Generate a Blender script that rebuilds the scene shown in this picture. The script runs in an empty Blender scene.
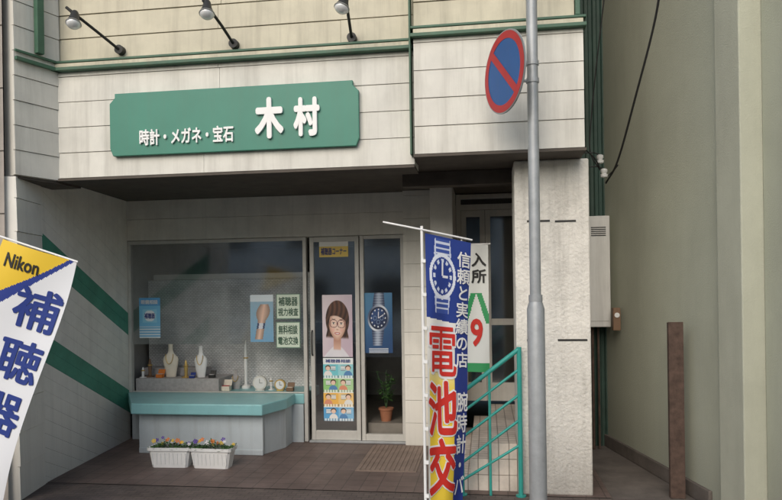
import bpy, bmesh, math, random
from mathutils import Vector, Matrix
random.seed(7)
S=bpy.context.scene; COL=S.collection
R=math.radians
# ---------------------------------------------------------------- camera model
H=1.65; F=676.0; TH=R(8); PH=R(0.8); HY=290.0; CX=391.0
CAM=Vector((0,0,H))
fw=Vector((-math.sin(TH),math.cos(TH),0)); r0=Vector((math.cos(TH),math.sin(TH),0)); up0=Vector((0,0,1))
rt=r0*math.cos(PH)-up0*math.sin(PH); up=up0*math.cos(PH)+r0*math.sin(PH)
def ray(px,py): return fw*F+rt*(px-CX)-up*(py-HY)
def P(px,py,Y):
    d=ray(px,py); return CAM+d*(Y/d.y)
def X(px,py,Y): return P(px,py,Y).x
def Z(px,py,Y): return P(px,py,Y).z
def G(px,py,z=0):
    d=ray(px,py); return CAM+d*((z-H)/d.z)
cam=bpy.data.cameras.new('camera'); co=bpy.data.objects.new('camera',cam); COL.objects.link(co)
m=Matrix.Identity(4)
for i in range(3):
    m[i][0]=rt[i]; m[i][1]=up[i]; m[i][2]=-fw[i]; m[i][3]=CAM[i]
co.matrix_world=m
cam.sensor_width=36; cam.lens=36*F/782; cam.shift_y=(HY-250)/782; cam.clip_start=.05; cam.clip_end=2000
S.camera=co
# ---------------------------------------------------------------- materials
def lin(c):
    c=c/255.0
    return c/12.92 if c<=.04045 else ((c+.055)/1.055)**2.4
def srgb(r,g,b): return (lin(r),lin(g),lin(b))
def nn(nt,t,**k):
    n=nt.nodes.new(t)
    for a,b in k.items(): setattr(n,a,b)
    return n
def rgba(c): return (c[0],c[1],c[2],1)
def M(name,col,rough=.75,noise=.12,scale=6,bump=.15,bscale=60,streak=0,sc=(9,9,.5),metal=0,base=0,basecol=(.06,.05,.04),spec=.4,bdist=.004):
    mt=bpy.data.materials.new(name); mt.use_nodes=True; nt=mt.node_tree; L=nt.links
    b=nt.nodes['Principled BSDF']; b.inputs['Roughness'].default_value=rough; b.inputs['Metallic'].default_value=metal
    b.inputs['Specular IOR Level'].default_value=spec
    g=nn(nt,'ShaderNodeNewGeometry'); pos=g.outputs['Position']
    n1=nn(nt,'ShaderNodeTexNoise'); n1.inputs['Scale'].default_value=scale; n1.inputs['Detail'].default_value=6; n1.inputs['Roughness'].default_value=.65
    L.new(pos,n1.inputs['Vector'])
    rp=nn(nt,'ShaderNodeMapRange'); rp.inputs['From Min'].default_value=.3; rp.inputs['From Max'].default_value=.7
    rp.inputs['To Min'].default_value=1-noise*1.3; rp.inputs['To Max'].default_value=1+noise*.7
    L.new(n1.outputs['Fac'],rp.inputs['Value'])
    vm=nn(nt,'ShaderNodeVectorMath',operation='SCALE'); vm.inputs[0].default_value=col; L.new(rp.outputs[0],vm.inputs['Scale'])
    out=vm.outputs[0]
    if streak>0:
        mp=nn(nt,'ShaderNodeMapping'); mp.inputs['Scale'].default_value=sc; L.new(pos,mp.inputs['Vector'])
        n2=nn(nt,'ShaderNodeTexNoise'); n2.inputs['Scale'].default_value=1; n2.inputs['Detail'].default_value=5; n2.inputs['Roughness'].default_value=.7; L.new(mp.outputs[0],n2.inputs['Vector'])
        r2=nn(nt,'ShaderNodeMapRange'); r2.inputs['From Min'].default_value=.48; r2.inputs['From Max'].default_value=.75; r2.inputs['To Min'].default_value=0; r2.inputs['To Max'].default_value=streak
        L.new(n2.outputs['Fac'],r2.inputs['Value'])
        mx=nn(nt,'ShaderNodeMix',data_type='RGBA'); L.new(r2.outputs[0],mx.inputs['Factor']); L.new(out,mx.inputs['A']); mx.inputs['B'].default_value=(.13,.11,.08,1)
        out=mx.outputs['Result']
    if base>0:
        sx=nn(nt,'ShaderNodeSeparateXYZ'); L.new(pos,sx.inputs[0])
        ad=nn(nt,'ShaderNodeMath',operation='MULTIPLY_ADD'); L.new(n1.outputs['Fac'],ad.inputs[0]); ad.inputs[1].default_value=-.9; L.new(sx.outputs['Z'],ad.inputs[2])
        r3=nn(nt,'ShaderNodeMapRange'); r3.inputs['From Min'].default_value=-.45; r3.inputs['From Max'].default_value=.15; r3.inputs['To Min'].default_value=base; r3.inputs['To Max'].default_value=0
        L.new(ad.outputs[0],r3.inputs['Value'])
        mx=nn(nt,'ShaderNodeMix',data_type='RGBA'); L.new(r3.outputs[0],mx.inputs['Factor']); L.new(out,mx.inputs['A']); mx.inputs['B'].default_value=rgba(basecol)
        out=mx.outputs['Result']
    L.new(out,b.inputs['Base Color'])
    if bump>0:
        n3=nn(nt,'ShaderNodeTexNoise'); n3.inputs['Scale'].default_value=bscale; n3.inputs['Detail'].default_value=4; L.new(pos,n3.inputs['Vector'])
        bp=nn(nt,'ShaderNodeBump'); bp.inputs['Strength'].default_value=bump; bp.inputs['Distance'].default_value=bdist; L.new(n3.outputs['Fac'],bp.inputs['Height']); L.new(bp.outputs[0],b.inputs['Normal'])
    return mt
def brickmat(name,c1,c2,mortar,sx,w=.5,h=.25,ms=.02,rough=.8,rot=(0,0,0),offset=.5):
    mt=bpy.data.materials.new(name); mt.use_nodes=True; nt=mt.node_tree; L=nt.links; b=nt.nodes['Principled BSDF']; b.inputs['Roughness'].default_value=rough
    b.inputs['Specular IOR Level'].default_value=.3
    g=nn(nt,'ShaderNodeNewGeometry'); mp=nn(nt,'ShaderNodeMapping'); mp.inputs['Rotation'].default_value=rot; L.new(g.outputs['Position'],mp.inputs['Vector'])
    bt=nn(nt,'ShaderNodeTexBrick'); bt.inputs['Color1'].default_value=rgba(c1); bt.inputs['Color2'].default_value=rgba(c2); bt.inputs['Mortar'].default_value=rgba(mortar)
    bt.inputs['Scale'].default_value=sx; bt.inputs['Brick Width'].default_value=w; bt.inputs['Row Height'].default_value=h; bt.inputs['Mortar Size'].default_value=ms; bt.offset=offset
    L.new(mp.outputs[0],bt.inputs['Vector'])
    n1=nn(nt,'ShaderNodeTexNoise'); n1.inputs['Scale'].default_value=2.2; n1.inputs['Detail'].default_value=8; n1.inputs['Roughness'].default_value=.7; L.new(g.outputs['Position'],n1.inputs['Vector'])
    rp=nn(nt,'ShaderNodeMapRange'); rp.inputs['From Min'].default_value=.3; rp.inputs['From Max'].default_value=.7; rp.inputs['To Min'].default_value=.66; rp.inputs['To Max'].default_value=1.25; L.new(n1.outputs['Fac'],rp.inputs['Value'])
    vm=nn(nt,'ShaderNodeVectorMath',operation='SCALE'); L.new(bt.outputs['Color'],vm.inputs[0]); L.new(rp.outputs[0],vm.inputs['Scale']); L.new(vm.outputs[0],b.inputs['Base Color'])
    bp=nn(nt,'ShaderNodeBump'); bp.inputs['Strength'].default_value=.5; bp.inputs['Distance'].default_value=.004; bp.invert=True; L.new(bt.outputs['Fac'],bp.inputs['Height']); L.new(bp.outputs[0],b.inputs['Normal'])
    return mt
W={}
W['siding']=M('painted_siding',(.70,.685,.62),.6,.09,3,.1,40,streak=.28)
W['cream']=M('cream_siding',(.60,.56,.43),.6,.12,3,.1,40,streak=.35)
W['white']=M('white_paint',(.76,.74,.68),.55,.08,4,.05,50,streak=.2)
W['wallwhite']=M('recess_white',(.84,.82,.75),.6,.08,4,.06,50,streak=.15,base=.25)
W['green']=M('green_paint',(.08,.31,.215),.6,.15,5,.05,60,streak=.12)
W['dgreen']=M('green_trim',(.06,.14,.09),.5,.15,6,.08,60,streak=.3)
W['sign']=M('sign_green',(.045,.225,.16),.4,.06,3,.02,60,streak=.08)
W['letter']=M('letter_white',(.86,.86,.84),.4,.03,8,0)
W['dial']=M('dial_white',(.8,.8,.78),.4,.03,8,0)
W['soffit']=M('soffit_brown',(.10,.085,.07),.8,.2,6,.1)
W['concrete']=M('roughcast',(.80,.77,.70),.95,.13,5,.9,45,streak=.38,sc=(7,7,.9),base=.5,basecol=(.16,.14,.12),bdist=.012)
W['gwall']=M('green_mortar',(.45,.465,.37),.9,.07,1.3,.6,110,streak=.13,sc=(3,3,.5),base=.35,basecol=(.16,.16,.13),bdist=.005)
W['gwall2']=M('green_mortar_edge',(.48,.49,.395),.9,.07,2,.6,110,streak=.13,sc=(3,3,.5),bdist=.005)
W['neigh']=M('pinkish_wall',(.40,.36,.32),.9,.15,4,.4,80,streak=.3)
W['alu']=M('frame_metal',(.56,.55,.51),.45,.08,8,0,metal=.1)
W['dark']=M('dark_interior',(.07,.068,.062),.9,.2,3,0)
W['int']=M('interior_wall',(.40,.39,.37),.9,.2,2,0)
W['intfloor']=M('interior_floor',(.22,.20,.17),.5,.2,3,0)
W['blue']=M('counter_blue',(.27,.55,.57),.35,.07,6,0,streak=.08)
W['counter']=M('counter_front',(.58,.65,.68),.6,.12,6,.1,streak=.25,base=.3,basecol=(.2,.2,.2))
W['carpet']=M('grey_carpet',(.45,.43,.42),.95,.15,30,.5,300)
W['steel']=M('galvanised',(.40,.42,.43),.5,.12,12,.05,metal=.35,streak=.15)
W['black']=M('black_metal',(.03,.03,.028),.5,.1,8,0)
W['lamp']=M('lamp_silver',(.45,.45,.43),.35,.1,20,0,metal=.5)
W['bulb']=M('reflector_glass',(.85,.86,.86),.2,.03,8,0,metal=.2)
W['teal']=M('teal_rail',(.04,.35,.30),.4,.12,8,.05,streak=.15)
W['red']=M('sign_red',(.48,.03,.035),.4,.06,8,0,streak=.1)
W['sblue']=M('sign_blue',(.025,.11,.33),.4,.06,8,0,streak=.1)
W['rust']=M('rusty_steel',(.10,.065,.05),.9,.35,14,.5,80)
W['tank']=M('heater_white',(.76,.75,.70),.5,.06,4,0,streak=.25)
W['trough']=M('planter_white',(.80,.80,.78),.5,.05,8,0)
W['soil']=M('soil',(.03,.02,.014),.95,.3,30,.5)
W['leaf']=M('leaf_green',(.06,.14,.035),.55,.35,40,0)
W['leafd']=M('leaf_dark',(.05,.12,.04),.5,.35,20,0)
W['yel']=M('petal_yellow',(.75,.50,.04),.6,.1,40,0)
W['pur']=M('petal_purple',(.12,.06,.34),.6,.1,40,0)
W['org']=M('petal_orange',(.70,.20,.03),.6,.1,40,0)
W['wht']=M('petal_white',(.75,.72,.72),.6,.1,40,0)
W['terra']=M('terracotta',(.36,.15,.08),.8,.1,10,.1)
W['corr']=M('dark_green_sheet',(.035,.075,.058),.6,.2,4,.1,streak=.2)
W['velvet']=M('cream_velvet',(.82,.75,.62),.9,.06,20,0)
W['gold']=M('gold',(.7,.48,.16),.35,.1,20,0,metal=.6)
W['tblue']=M('text_blue',(.02,.045,.24),.6,.05,8,0)
W['tred']=M('text_red',(.60,.03,.02),.6,.05,8,0)
W['twhite']=M('text_white',(.82,.82,.82),.6,.03,8,0)
W['cable']=M('black_cable',(.02,.02,.02),.6,.1,8,0)
W['porc']=M('porcelain',(.7,.7,.68),.3,.05,8,0)
W['brown']=M('brown_plastic',(.20,.12,.07),.6,.1,8,0)
W['asphalt']=M('asphalt',(.05,.05,.05),.9,.25,8,.6,200)
W['earth']=M('ground',(.08,.075,.065),.95,.25,.5,.4,50)
W['alley']=M('alley_concrete',(.14,.12,.105),.9,.3,3,.4,60)
W['kerb']=M('kerb_stone',(.3,.3,.28),.9,.15,8,.4)
W['pave']=brickmat('pavement_blocks',(.15,.12,.105),(.125,.10,.09),(.07,.06,.053),5.0,.5,.25,.012)
W['tile']=brickmat('entrance_tiles',(.17,.125,.108),(.145,.105,.092),(.085,.068,.06),3.3,.5,.5,.012,rough=.55,offset=0)
W['step']=brickmat('step_tiles',(.70,.63,.55),(.64,.57,.50),(.32,.28,.24),6.0,.5,.5,.03,rough=.6,offset=0)
W['mesh']=brickmat('grey_screen',(.80,.80,.79),(.70,.70,.69),(.42,.42,.42),12,.5,.25,.04,rot=(R(90),0,0))
W['ribt']=M('ribbed_tile',(.25,.19,.155),.7,.2,5,0)
W['opp']=M('pale_render',(.80,.79,.76),.9,.1,1,.1,streak=.2)
# glass
gm=bpy.data.materials.new('window_glass'); gm.use_nodes=True; nt=gm.node_tree; nt.nodes.remove(nt.nodes['Principled BSDF'])
o_=nt.nodes['Material Output']; t=nn(nt,'ShaderNodeBsdfTransparent'); t.inputs[0].default_value=(.96,.97,.97,1); gl=nn(nt,'ShaderNodeBsdfGlossy'); gl.inputs['Roughness'].default_value=.09; gl.inputs[0].default_value=(.97,.98,1,1)
fr=nn(nt,'ShaderNodeFresnel'); fr.inputs[0].default_value=1.5
ma=nn(nt,'ShaderNodeMath',operation='MULTIPLY_ADD'); nt.links.new(fr.outputs[0],ma.inputs[0]); ma.inputs[1].default_value=1.2; ma.inputs[2].default_value=.09
mx=nn(nt,'ShaderNodeMixShader'); nt.links.new(ma.outputs[0],mx.inputs[0]); nt.links.new(t.outputs[0],mx.inputs[1]); nt.links.new(gl.outputs[0],mx.inputs[2]); nt.links.new(mx.outputs[0],o_.inputs[0])
W['glass']=gm
pm=bpy.data.materials.new('printed_sheet'); pm.use_nodes=True; nt=pm.node_tree; a=nn(nt,'ShaderNodeAttribute'); a.attribute_name='Col'; nt.links.new(a.outputs['Color'],nt.nodes['Principled BSDF'].inputs['Base Color']); nt.nodes['Principled BSDF'].inputs['Roughness'].default_value=.55
W['print']=pm
# ---------------------------------------------------------------- objects
ROOT={}
def tag(o,label=None,cat=None,group=None,kind=None):
    if label:o['label']=label
    if cat:o['category']=cat
    if group:o['group']=group
    if kind:o['kind']=kind
    return o
def thing(name,label,cat,loc,group=None):
    o=bpy.data.objects.new(name,None); o.empty_display_size=.1; COL.objects.link(o); o.location=loc; ROOT[o.name]=Vector(loc); return tag(o,label,cat,group)
def rootof(o):
    while o.parent: o=o.parent
    return o
class MB:
    def __init__(s): s.v=[];s.f=[]
    def add(s,vs,fs):
        n=len(s.v); s.v+= [Vector(v) for v in vs]; s.f+=[tuple(i+n for i in f) for f in fs]; return s
    def obox(s,o,a,b,c):
        o,a,b,c=map(Vector,(o,a,b,c))
        vs=[o,o+a,o+a+b,o+b,o+c,o+a+c,o+a+b+c,o+b+c]
        fs=[(0,3,2,1),(4,5,6,7),(0,1,5,4),(1,2,6,5),(2,3,7,6),(3,0,4,7)]
        if a.cross(b).dot(c)<0: fs=[tuple(reversed(f)) for f in fs]
        return s.add(vs,fs)
    def box(s,x0,x1,y0,y1,z0,z1): return s.obox((x0,y0,z0),(x1-x0,0,0),(0,y1-y0,0),(0,0,z1-z0))
    def prism(s,pts,vec):
        pts=[Vector(p) for p in pts]; vec=Vector(vec); n=len(pts)
        s.add(pts+[p+vec for p in pts],[tuple(range(n)),tuple(reversed(range(n,2*n)))]+[(i,i+n,(i+1)%n+n,(i+1)%n) for i in range(n)]); return s
    def tube(s,pts,r,seg=10,caps=True):
        pts=[Vector(p) for p in pts]; n=len(pts); rr=r if isinstance(r,(list,tuple)) else [r]*n
        base=len(s.v); prev=None
        for i,p in enumerate(pts):
            d=(pts[min(i+1,n-1)]-pts[max(i-1,0)]).normalized()
            a=d.cross(Vector((0,0,1)) if abs(d.z)<.95 else Vector((1,0,0))).normalized()
            if prev is not None:
                a=(prev-d*prev.dot(d)).normalized()
            prev=a; b=d.cross(a)
            for k in range(seg):
                t=2*math.pi*k/seg; s.v.append(p+(a*math.cos(t)+b*math.sin(t))*rr[i])
        for i in range(n-1):
            for k in range(seg):
                k2=(k+1)%seg; s.f.append((base+i*seg+k,base+i*seg+k2,base+(i+1)*seg+k2,base+(i+1)*seg+k))
        if caps:
            s.f.append(tuple(base+k for k in reversed(range(seg)))); s.f.append(tuple(base+(n-1)*seg+k for k in range(seg)))
        return s
    def lathe(s,c,prof,seg=20,sx=1,sy=1):
        c=Vector(c); base=len(s.v)
        for r,z in prof:
            for k in range(seg):
                t=2*math.pi*k/seg; s.v.append(c+Vector((r*math.cos(t)*sx,r*math.sin(t)*sy,z)))
        for i in range(len(prof)-1):
            for k in range(seg):
                k2=(k+1)%seg; s.f.append((base+i*seg+k,base+i*seg+k2,base+(i+1)*seg+k2,base+(i+1)*seg+k))
        s.f.append(tuple(base+k for k in reversed(range(seg)))); s.f.append(tuple(base+(len(prof)-1)*seg+k for k in range(seg)))
        return s
    def build(s,name,mat,parent=None,smooth=False,bevel=0,label=None,cat=None,group=None,kind=None):
        me=bpy.data.meshes.new(name)
        if parent is not None: org=ROOT[rootof(parent).name]
        else:
            xs=[v.x for v in s.v]; ys=[v.y for v in s.v]; org=Vector(((min(xs)+max(xs))/2,(min(ys)+max(ys))/2,min(v.z for v in s.v)))
        me.from_pydata([tuple(v-org) for v in s.v],[],s.f); me.materials.append(W[mat] if isinstance(mat,str) else mat)
        bm=bmesh.new(); bm.from_mesh(me); bmesh.ops.recalc_face_normals(bm,faces=bm.faces); bm.to_mesh(me); bm.free()
        if smooth:
            for p in me.polygons: p.use_smooth=True
            try: me.set_sharp_from_angle(angle=R(40))
            except Exception: pass
        o=bpy.data.objects.new(name,me); COL.objects.link(o)
        if parent is not None: o.parent=parent
        else: o.location=org; ROOT[o.name]=org
        if bevel:
            b=o.modifiers.new('bevel','BEVEL'); b.width=bevel; b.segments=2; b.limit_method='ANGLE'; b.angle_limit=R(50)
        return tag(o,label,cat,group,kind)
def boards(mb,p0,p1,z0,z1,bh,th=.018,gap=.007,seglen=None):
    p0=Vector((p0[0],p0[1],0)); p1=Vector((p1[0],p1[1],0)); d=(p1-p0); L=d.length; d.normalize(); n=Vector((d.y,-d.x,0))
    z=z0
    while z<z1-.01:
        ze=min(z+bh,z1)
        a=[0,L]
        if seglen:
            a=[0]; q=random.uniform(.4,1)*seglen
            while q<L-.3: a.append(q); q+=seglen
            a.append(L)
        for i in range(len(a)-1):
            t=th+random.uniform(-.0015,.0015)
            o=p0+d*(a[i]+(.001 if i else 0)); l=a[i+1]-a[i]-(.002 if i<len(a)-2 else 0)
            vs=[o+Vector((0,0,z+gap)),o+d*l+Vector((0,0,z+gap)),o+d*l+Vector((0,0,ze)),o+Vector((0,0,ze))]
            ft=[vs[0]+n*(t+.006),vs[1]+n*(t+.006),vs[2]+n*t,vs[3]+n*t]
            mb.add(vs+ft,[(0,3,2,1),(4,5,6,7),(0,1,5,4),(1,2,6,5),(2,3,7,6),(3,0,4,7)])
        z=ze
    return mb
def sheet(name,fn,nu,nv,colfn,parent=None,mat='print',**k):
    vs=[];fs=[];cols=[]
    for j in range(nv+1):
        for i in range(nu+1): vs.append(fn(i/nu,j/nv,0))
    for j in range(nv):
        for i in range(nu):
            a=j*(nu+1)+i; fs.append((a,a+nu+1,a+nu+2,a+1)); cols.append(colfn((i+.5)/nu,(j+.5)/nv))
    if parent is not None: org=ROOT[rootof(parent).name]
    else: org=Vector(vs[(nv)*(nu+1)+nu//2])
    me=bpy.data.meshes.new(name); me.from_pydata([tuple(Vector(v)-org) for v in vs],[],fs); me.materials.append(W[mat])
    at=me.color_attributes.new('Col','FLOAT_COLOR','CORNER')
    for p,c in zip(me.polygons,cols):
        l=(*srgb(*c),1)
        for li in p.loop_indices: at.data[li].color=l
    for p in me.polygons: p.use_smooth=True
    o=bpy.data.objects.new(name,me); COL.objects.link(o)
    if parent is not None: o.parent=parent
    else: o.location=org; ROOT[o.name]=org
    return tag(o,**k)
GC={}
def glyph(s,ex=0.0):
    key=(s,ex)
    if key in GC: return GC[key]
    cu=bpy.data.curves.new('t','FONT'); cu.body=s; cu.extrude=ex; cu.resolution_u=3; cu.align_x='CENTER'
    o=bpy.data.objects.new('t',cu); COL.objects.link(o); bpy.context.view_layer.update()
    dg=bpy.context.evaluated_depsgraph_get(); me=bpy.data.meshes.new_from_object(o.evaluated_get(dg))
    if not ex:
        bm=bmesh.new(); bm.from_mesh(me); bmesh.ops.triangulate(bm,faces=bm.faces)
        for _ in range(3):
            le=[e for e in bm.edges if e.calc_length()>.14]
            if not le: break
            bmesh.ops.subdivide_edges(bm,edges=le,cuts=1); bmesh.ops.triangulate(bm,faces=bm.faces)
        bm.to_mesh(me); bm.free()
    v=[tuple(x.co) for x in me.vertices]; f=[tuple(p.vertices) for p in me.polygons]
    bpy.data.objects.remove(o); bpy.data.curves.remove(cu); bpy.data.meshes.remove(me)
    GC[key]=(v,f); return v,f
def bb(v):
    xs=[a[0] for a in v]; ys=[a[1] for a in v]; return min(xs),max(xs),min(ys),max(ys)
def shifts(b,n=8):
    return [(0,0)]+([(b*math.cos(2*math.pi*k/n),b*math.sin(2*math.pi*k/n)) for k in range(n)] if b else [])
def text(name,s,fn,u0,u1,v0,v1,mat,parent,bold=0,ex=0,depth=0,off=.003,mb=None):
    v,f=glyph(s,ex)
    x0,x1,y0,y1=bb(v); x0-=bold;x1+=bold;y0-=bold;y1+=bold; own=mb is None
    if own: mb=MB()
    for i,(dx,dy) in enumerate(shifts(bold)):
        mb.add([fn(u0+(u1-u0)*(a+dx-x0)/(x1-x0),v1-(v1-v0)*(b+dy-y0)/(y1-y0),off+i*.0003+(depth*(c/ex+1)/2 if ex else 0)) for a,b,c in v],f)
    return mb.build(name,mat,parent) if own else None
def vtext(name,s,fn,uc,uw,v0,vh,mat,parent,bold=0,off=.003,pitch=None,drift=0):
    x0,x1,y0,y1=bb(glyph('国')[0]); mb=MB(); pitch=pitch or vh
    for i,ch in enumerate(s):
        v,f=glyph(ch)
        b_=bold[i] if isinstance(bold,(list,tuple)) else bold
        vt=v0+i*pitch; c=uc+drift*i
        for j,(dx,dy) in enumerate(shifts(b_)):
            mb.add([fn(c-uw/2+uw*(a+dx-x0)/(x1-x0),vt+vh*(1-(b+dy-y0)/(y1-y0)),off+j*.0003) for a,b,cc in v],f)
    return mb.build(name,mat,parent)
# ================================================================ SETTING
MB().add([(-600,-600,-.16),(600,-600,-.16),(600,600,-.16),(-600,600,-.16)],[(0,1,2,3)]).build('ground','earth',kind='structure')
MB().add([(-60,-5.5,-.15),(60,-5.5,-.15),(60,2.6,-.15),(-60,2.6,-.15)],[(0,1,2,3)]).build('road','asphalt',kind='structure')
MB().add([(-60,2.2,-.146),(60,2.2,-.146),(60,2.32,-.146),(-60,2.32,-.146)],[(0,1,2,3)]).build('road_marking','letter',kind='structure')
MB().box(-60,60,2.6,2.75,-.16,0).build('kerb','kerb',kind='structure',bevel=.01)
MB().add([(-60,2.75,0),(60,2.75,0),(60,5.45,0),(-60,5.45,0)],[(0,1,2,3)]).build('pavement','pave',kind='structure')
MB().add([(-4.2,5.45,.004),(.95,5.45,.004),(.95,7.3,.004),(-4.2,7.3,.004)],[(0,1,2,3)]).build('entrance_floor','tile',kind='structure')
MB().add([(.83,5.45,-.002),(2.2,5.45,-.002),(2.2,9,-.002),(.83,9,-.002)],[(0,1,2,3)]).build('alley_floor','alley',kind='structure')
a0=X(358,470,6.2); a1=X(418,470,6.2); mb=MB(); mb.box(a0,a1,6.05,7.08,.004,.010)
q=a0+.02
while q<a1-.03:
    mb.box(q,q+.022,6.07,7.06,.010,.015); q+=.045
mb.build('door_mat','ribt',label='brown ribbed tile mat on the floor in front of the glass shop door',cat='mat')
# ================================================================ SHOP BUILDING
YF=5.3; YR=5.2; YW=7.2
xL=X(57,120,YF); xM=X(414,120,YF); xRr=X(584,90,YR); xRl=X(414,90,YR)
zFb=Z(230,172,YF); zFt=Z(230,62,YF); zRb=Z(500,151,YR); zRt=Z(500,33,YR)
zS=2.70
B=thing('shop_building','two storey shop with cream siding, green trim, recessed glass front and white corner pillar','building',(0,6.5,0))
mb=MB(); mb.box(xL,xM,YF+.02,YF+.3,zFb,zFt); boards(mb,(xL,YF+.02),(xM,YF+.02),zFb,zFt,.215,gap=.004,seglen=2.2); mb.build('fascia','siding',B)
mb=MB(); mb.box(xRl,xRr,YR+.02,YR+.32,zRb,zRt); boards(mb,(xRl,YR+.02),(xRr,YR+.02),zRb,zRt,.215,gap=.004); mb.build('corner_fascia','siding',B)
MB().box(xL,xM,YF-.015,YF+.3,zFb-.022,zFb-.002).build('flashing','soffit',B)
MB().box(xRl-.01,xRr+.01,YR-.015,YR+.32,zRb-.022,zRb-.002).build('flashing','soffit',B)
for bx in ((xL-.02,xM,YF-.06,YF+.1,zFt,zFt+.028),(xL-.02,xM,YF-.035,YF+.1,zFt+.07,zFt+.09),(xRl-.02,xRr+.02,YR-.05,YR+.1,zRt,zRt+.028),(xRl-.02,xRr+.02,YR-.03,YR+.1,zRt+.07,zRt+.09),(xRl-.035,xRl-.021,YR-.02,YR+.1,zRb,6.0),(xRr-.055,xRr-.02,YR-.005,YR+.1,zRt+.1,6.0)):
    MB().box(*bx).build('trim','dgreen',B,bevel=.004)
MB().box(xL,xM-.005,YF-.03,YF+.1,zFt+.03,zFt+.068).build('moulding','cream',B,bevel=.006)
MB().box(xRl,xRr,YR-.025,YR+.1,zRt+.03,zRt+.068).build('moulding','cream',B,bevel=.006)
mb=MB(); mb.box(xL,xM,YF+.05,YF+.25,zFt+.09,6.0); boards(mb,(xL,YF+.05),(xM-.005,YF+.05),zFt+.09,6.0,.20,seglen=2.5); mb.build('upper_wall','cream',B)
mb=MB(); mb.box(xRl,xRr-.06,YR+.05,YR+.25,zRt+.09,6.0); boards(mb,(xRl,YR+.05),(xRr-.06,YR+.05),zRt+.09,6.0,.20); mb.build('upper_wall','cream',B)
MB().box(-4.2,xRr,5.6,11,6.0,6.1).build('roof','soffit',B)
for bx in ((-4.3,-4.2,5.6,11,0,6),(xRr-.1,xRr-.003,5.95,11,zS,6),(-4.2,xRr-.1,10.9,11,0,6),(.62,.80,5.97,10.9,0,zS)):
    MB().box(*bx).build('outer_wall','neigh',B)
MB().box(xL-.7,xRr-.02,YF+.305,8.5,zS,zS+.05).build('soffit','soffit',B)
A1=(X(57,120,YF),YF+.02); A0=(X(13,120,4.95),4.95)
mb=MB(); boards(mb,A0,A1,zFb-.02,6.0,.20,gap=.005)
n=Vector((A1[1]-A0[1],-(A1[0]-A0[0]),0)).normalized()
d=Vector((A1[0]-A0[0],A1[1]-A0[1],0))
mb.obox((A0[0],A0[1],zFb-.02),d,-n*.12,(0,0,6.0-zFb)); mb.build('splayed_wall','siding',B)
o=Vector((A0[0],A0[1],zFt-.0))+n*.03
MB().obox(o,d,n*.03,(0,0,.03)).build('trim','dgreen',B,bevel=.003)
MB().obox(o+Vector((0,0,.07)),d,n*.015,(0,0,.02)).build('trim','dgreen',B,bevel=.003)
o2=Vector((A0[0],A0[1],zFt+.1))+n*.03+d*.42; MB().obox(o2,d.normalized()*.06,n*.05,(0,0,2.5)).build('downpipe','dgreen',B,bevel=.003)
C1=(X(41,330,5.4),5.4); C0=A0
mb=MB(); boards(mb,(C0[0]-.0,C0[1]-.004),(C1[0],C1[1]),0,zFb-.03,.27,gap=.004); dd=Vector((C1[0]-C0[0],C1[1]-C0[1],0)); n2=Vector((dd.y,-dd.x,0)).normalized()
mb.obox((C0[0],C0[1],0),dd,-n2*.1,(0,0,zFb-.03)); mb.build('pilaster','wallwhite',B)
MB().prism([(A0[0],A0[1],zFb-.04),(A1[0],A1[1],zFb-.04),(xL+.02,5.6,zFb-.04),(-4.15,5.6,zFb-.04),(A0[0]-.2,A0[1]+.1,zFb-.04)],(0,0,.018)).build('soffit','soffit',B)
D0=Vector((C1[0],C1[1]+.01,0)); D1=Vector((X(129,350,YW),YW,0)); dv=D1-D0; Ld=dv.length; dv.normalize(); nd=Vector((dv.y,-dv.x,0))
def clip(poly,zmin,zmax):
    def cut(poly,keep,zc):
        out=[]
        for i in range(len(poly)):
            a=poly[i]; b=poly[(i+1)%len(poly)]; ka=keep(a[1]); kb=keep(b[1])
            if ka: out.append(a)
            if ka!=kb:
                t=(zc-a[1])/(b[1]-a[1]); out.append((a[0]+(b[0]-a[0])*t,zc))
        return out
    poly=cut(poly,lambda z:z>=zmin,zmin)
    if poly: poly=cut(poly,lambda z:z<=zmax,zmax)
    return poly
wm=MB(); wm.obox(D0,dv*Ld,-nd*.1,(0,0,zS)); drop=.78; stripes={0:MB(),7:MB()}
for k in range(-8,24):
    c=2.20-.125*k; pl=clip([(0,c-.002),(Ld,c-.002-drop),(Ld,c-.125-drop),(0,c-.125)],0,zS-.002)
    if len(pl)<3: continue
    green=k in (0,1,7,8)
    t=.006+(.001 if green else random.uniform(-.0008,.0008))
    (stripes[0 if k<5 else 7] if green else wm).prism([D0+dv*s_+Vector((0,0,z_)) for s_,z_ in pl],nd*t)
wm.build('side_wall','wallwhite',B)
for q in stripes.values(): q.build('painted_stripe','green',B)
px0=X(516,330,5.5); px1=X(591,330,5.5)
PILLAR=MB().box(px0,px1,5.5,5.95,0,zRb-.024).build('pillar','concrete',B,bevel=.012)
for (ax,ay,w_) in ((527,221,22),(555,221,20),(527,340,12),(558,340,28)):
    p=P(ax,ay,5.49); MB().box(p.x,p.x+w_/123,5.497,5.52,p.z-.010,p.z+.006).build('joint_gap','black',PILLAR)
xa=D1.x; xb=X(405,300,YW)
zWt=Z(265,238,YW)
mb=MB(); mb.box(xa,xb,YW,YW+.1,zWt,zS-.002); boards(mb,(xa,YW),(xb,YW),zWt,zS-.002,.24,gap=.004); mb.build('transom_panel','wallwhite',B)
mb=MB(); xc=X(434,300,7.15); mb.box(xb,xc,7.12,7.3,0,zS-.002); boards(mb,(xb,7.12),(xc,7.12),0,zS-.002,.24,gap=.004); mb.build('front_wall','wallwhite',B)
mb=MB(); xd=X(453,200,6.9); mb.box(xc+.002,xd,6.75,7.5,0,zS-.002); mb.build('corner_post','wallwhite',B,bevel=.006)
MB().box(xc-.18,xd+.75,6.0,6.14,zS-.13,zS-.002).build('ceiling_beam','soffit',B,bevel=.004)
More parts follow.
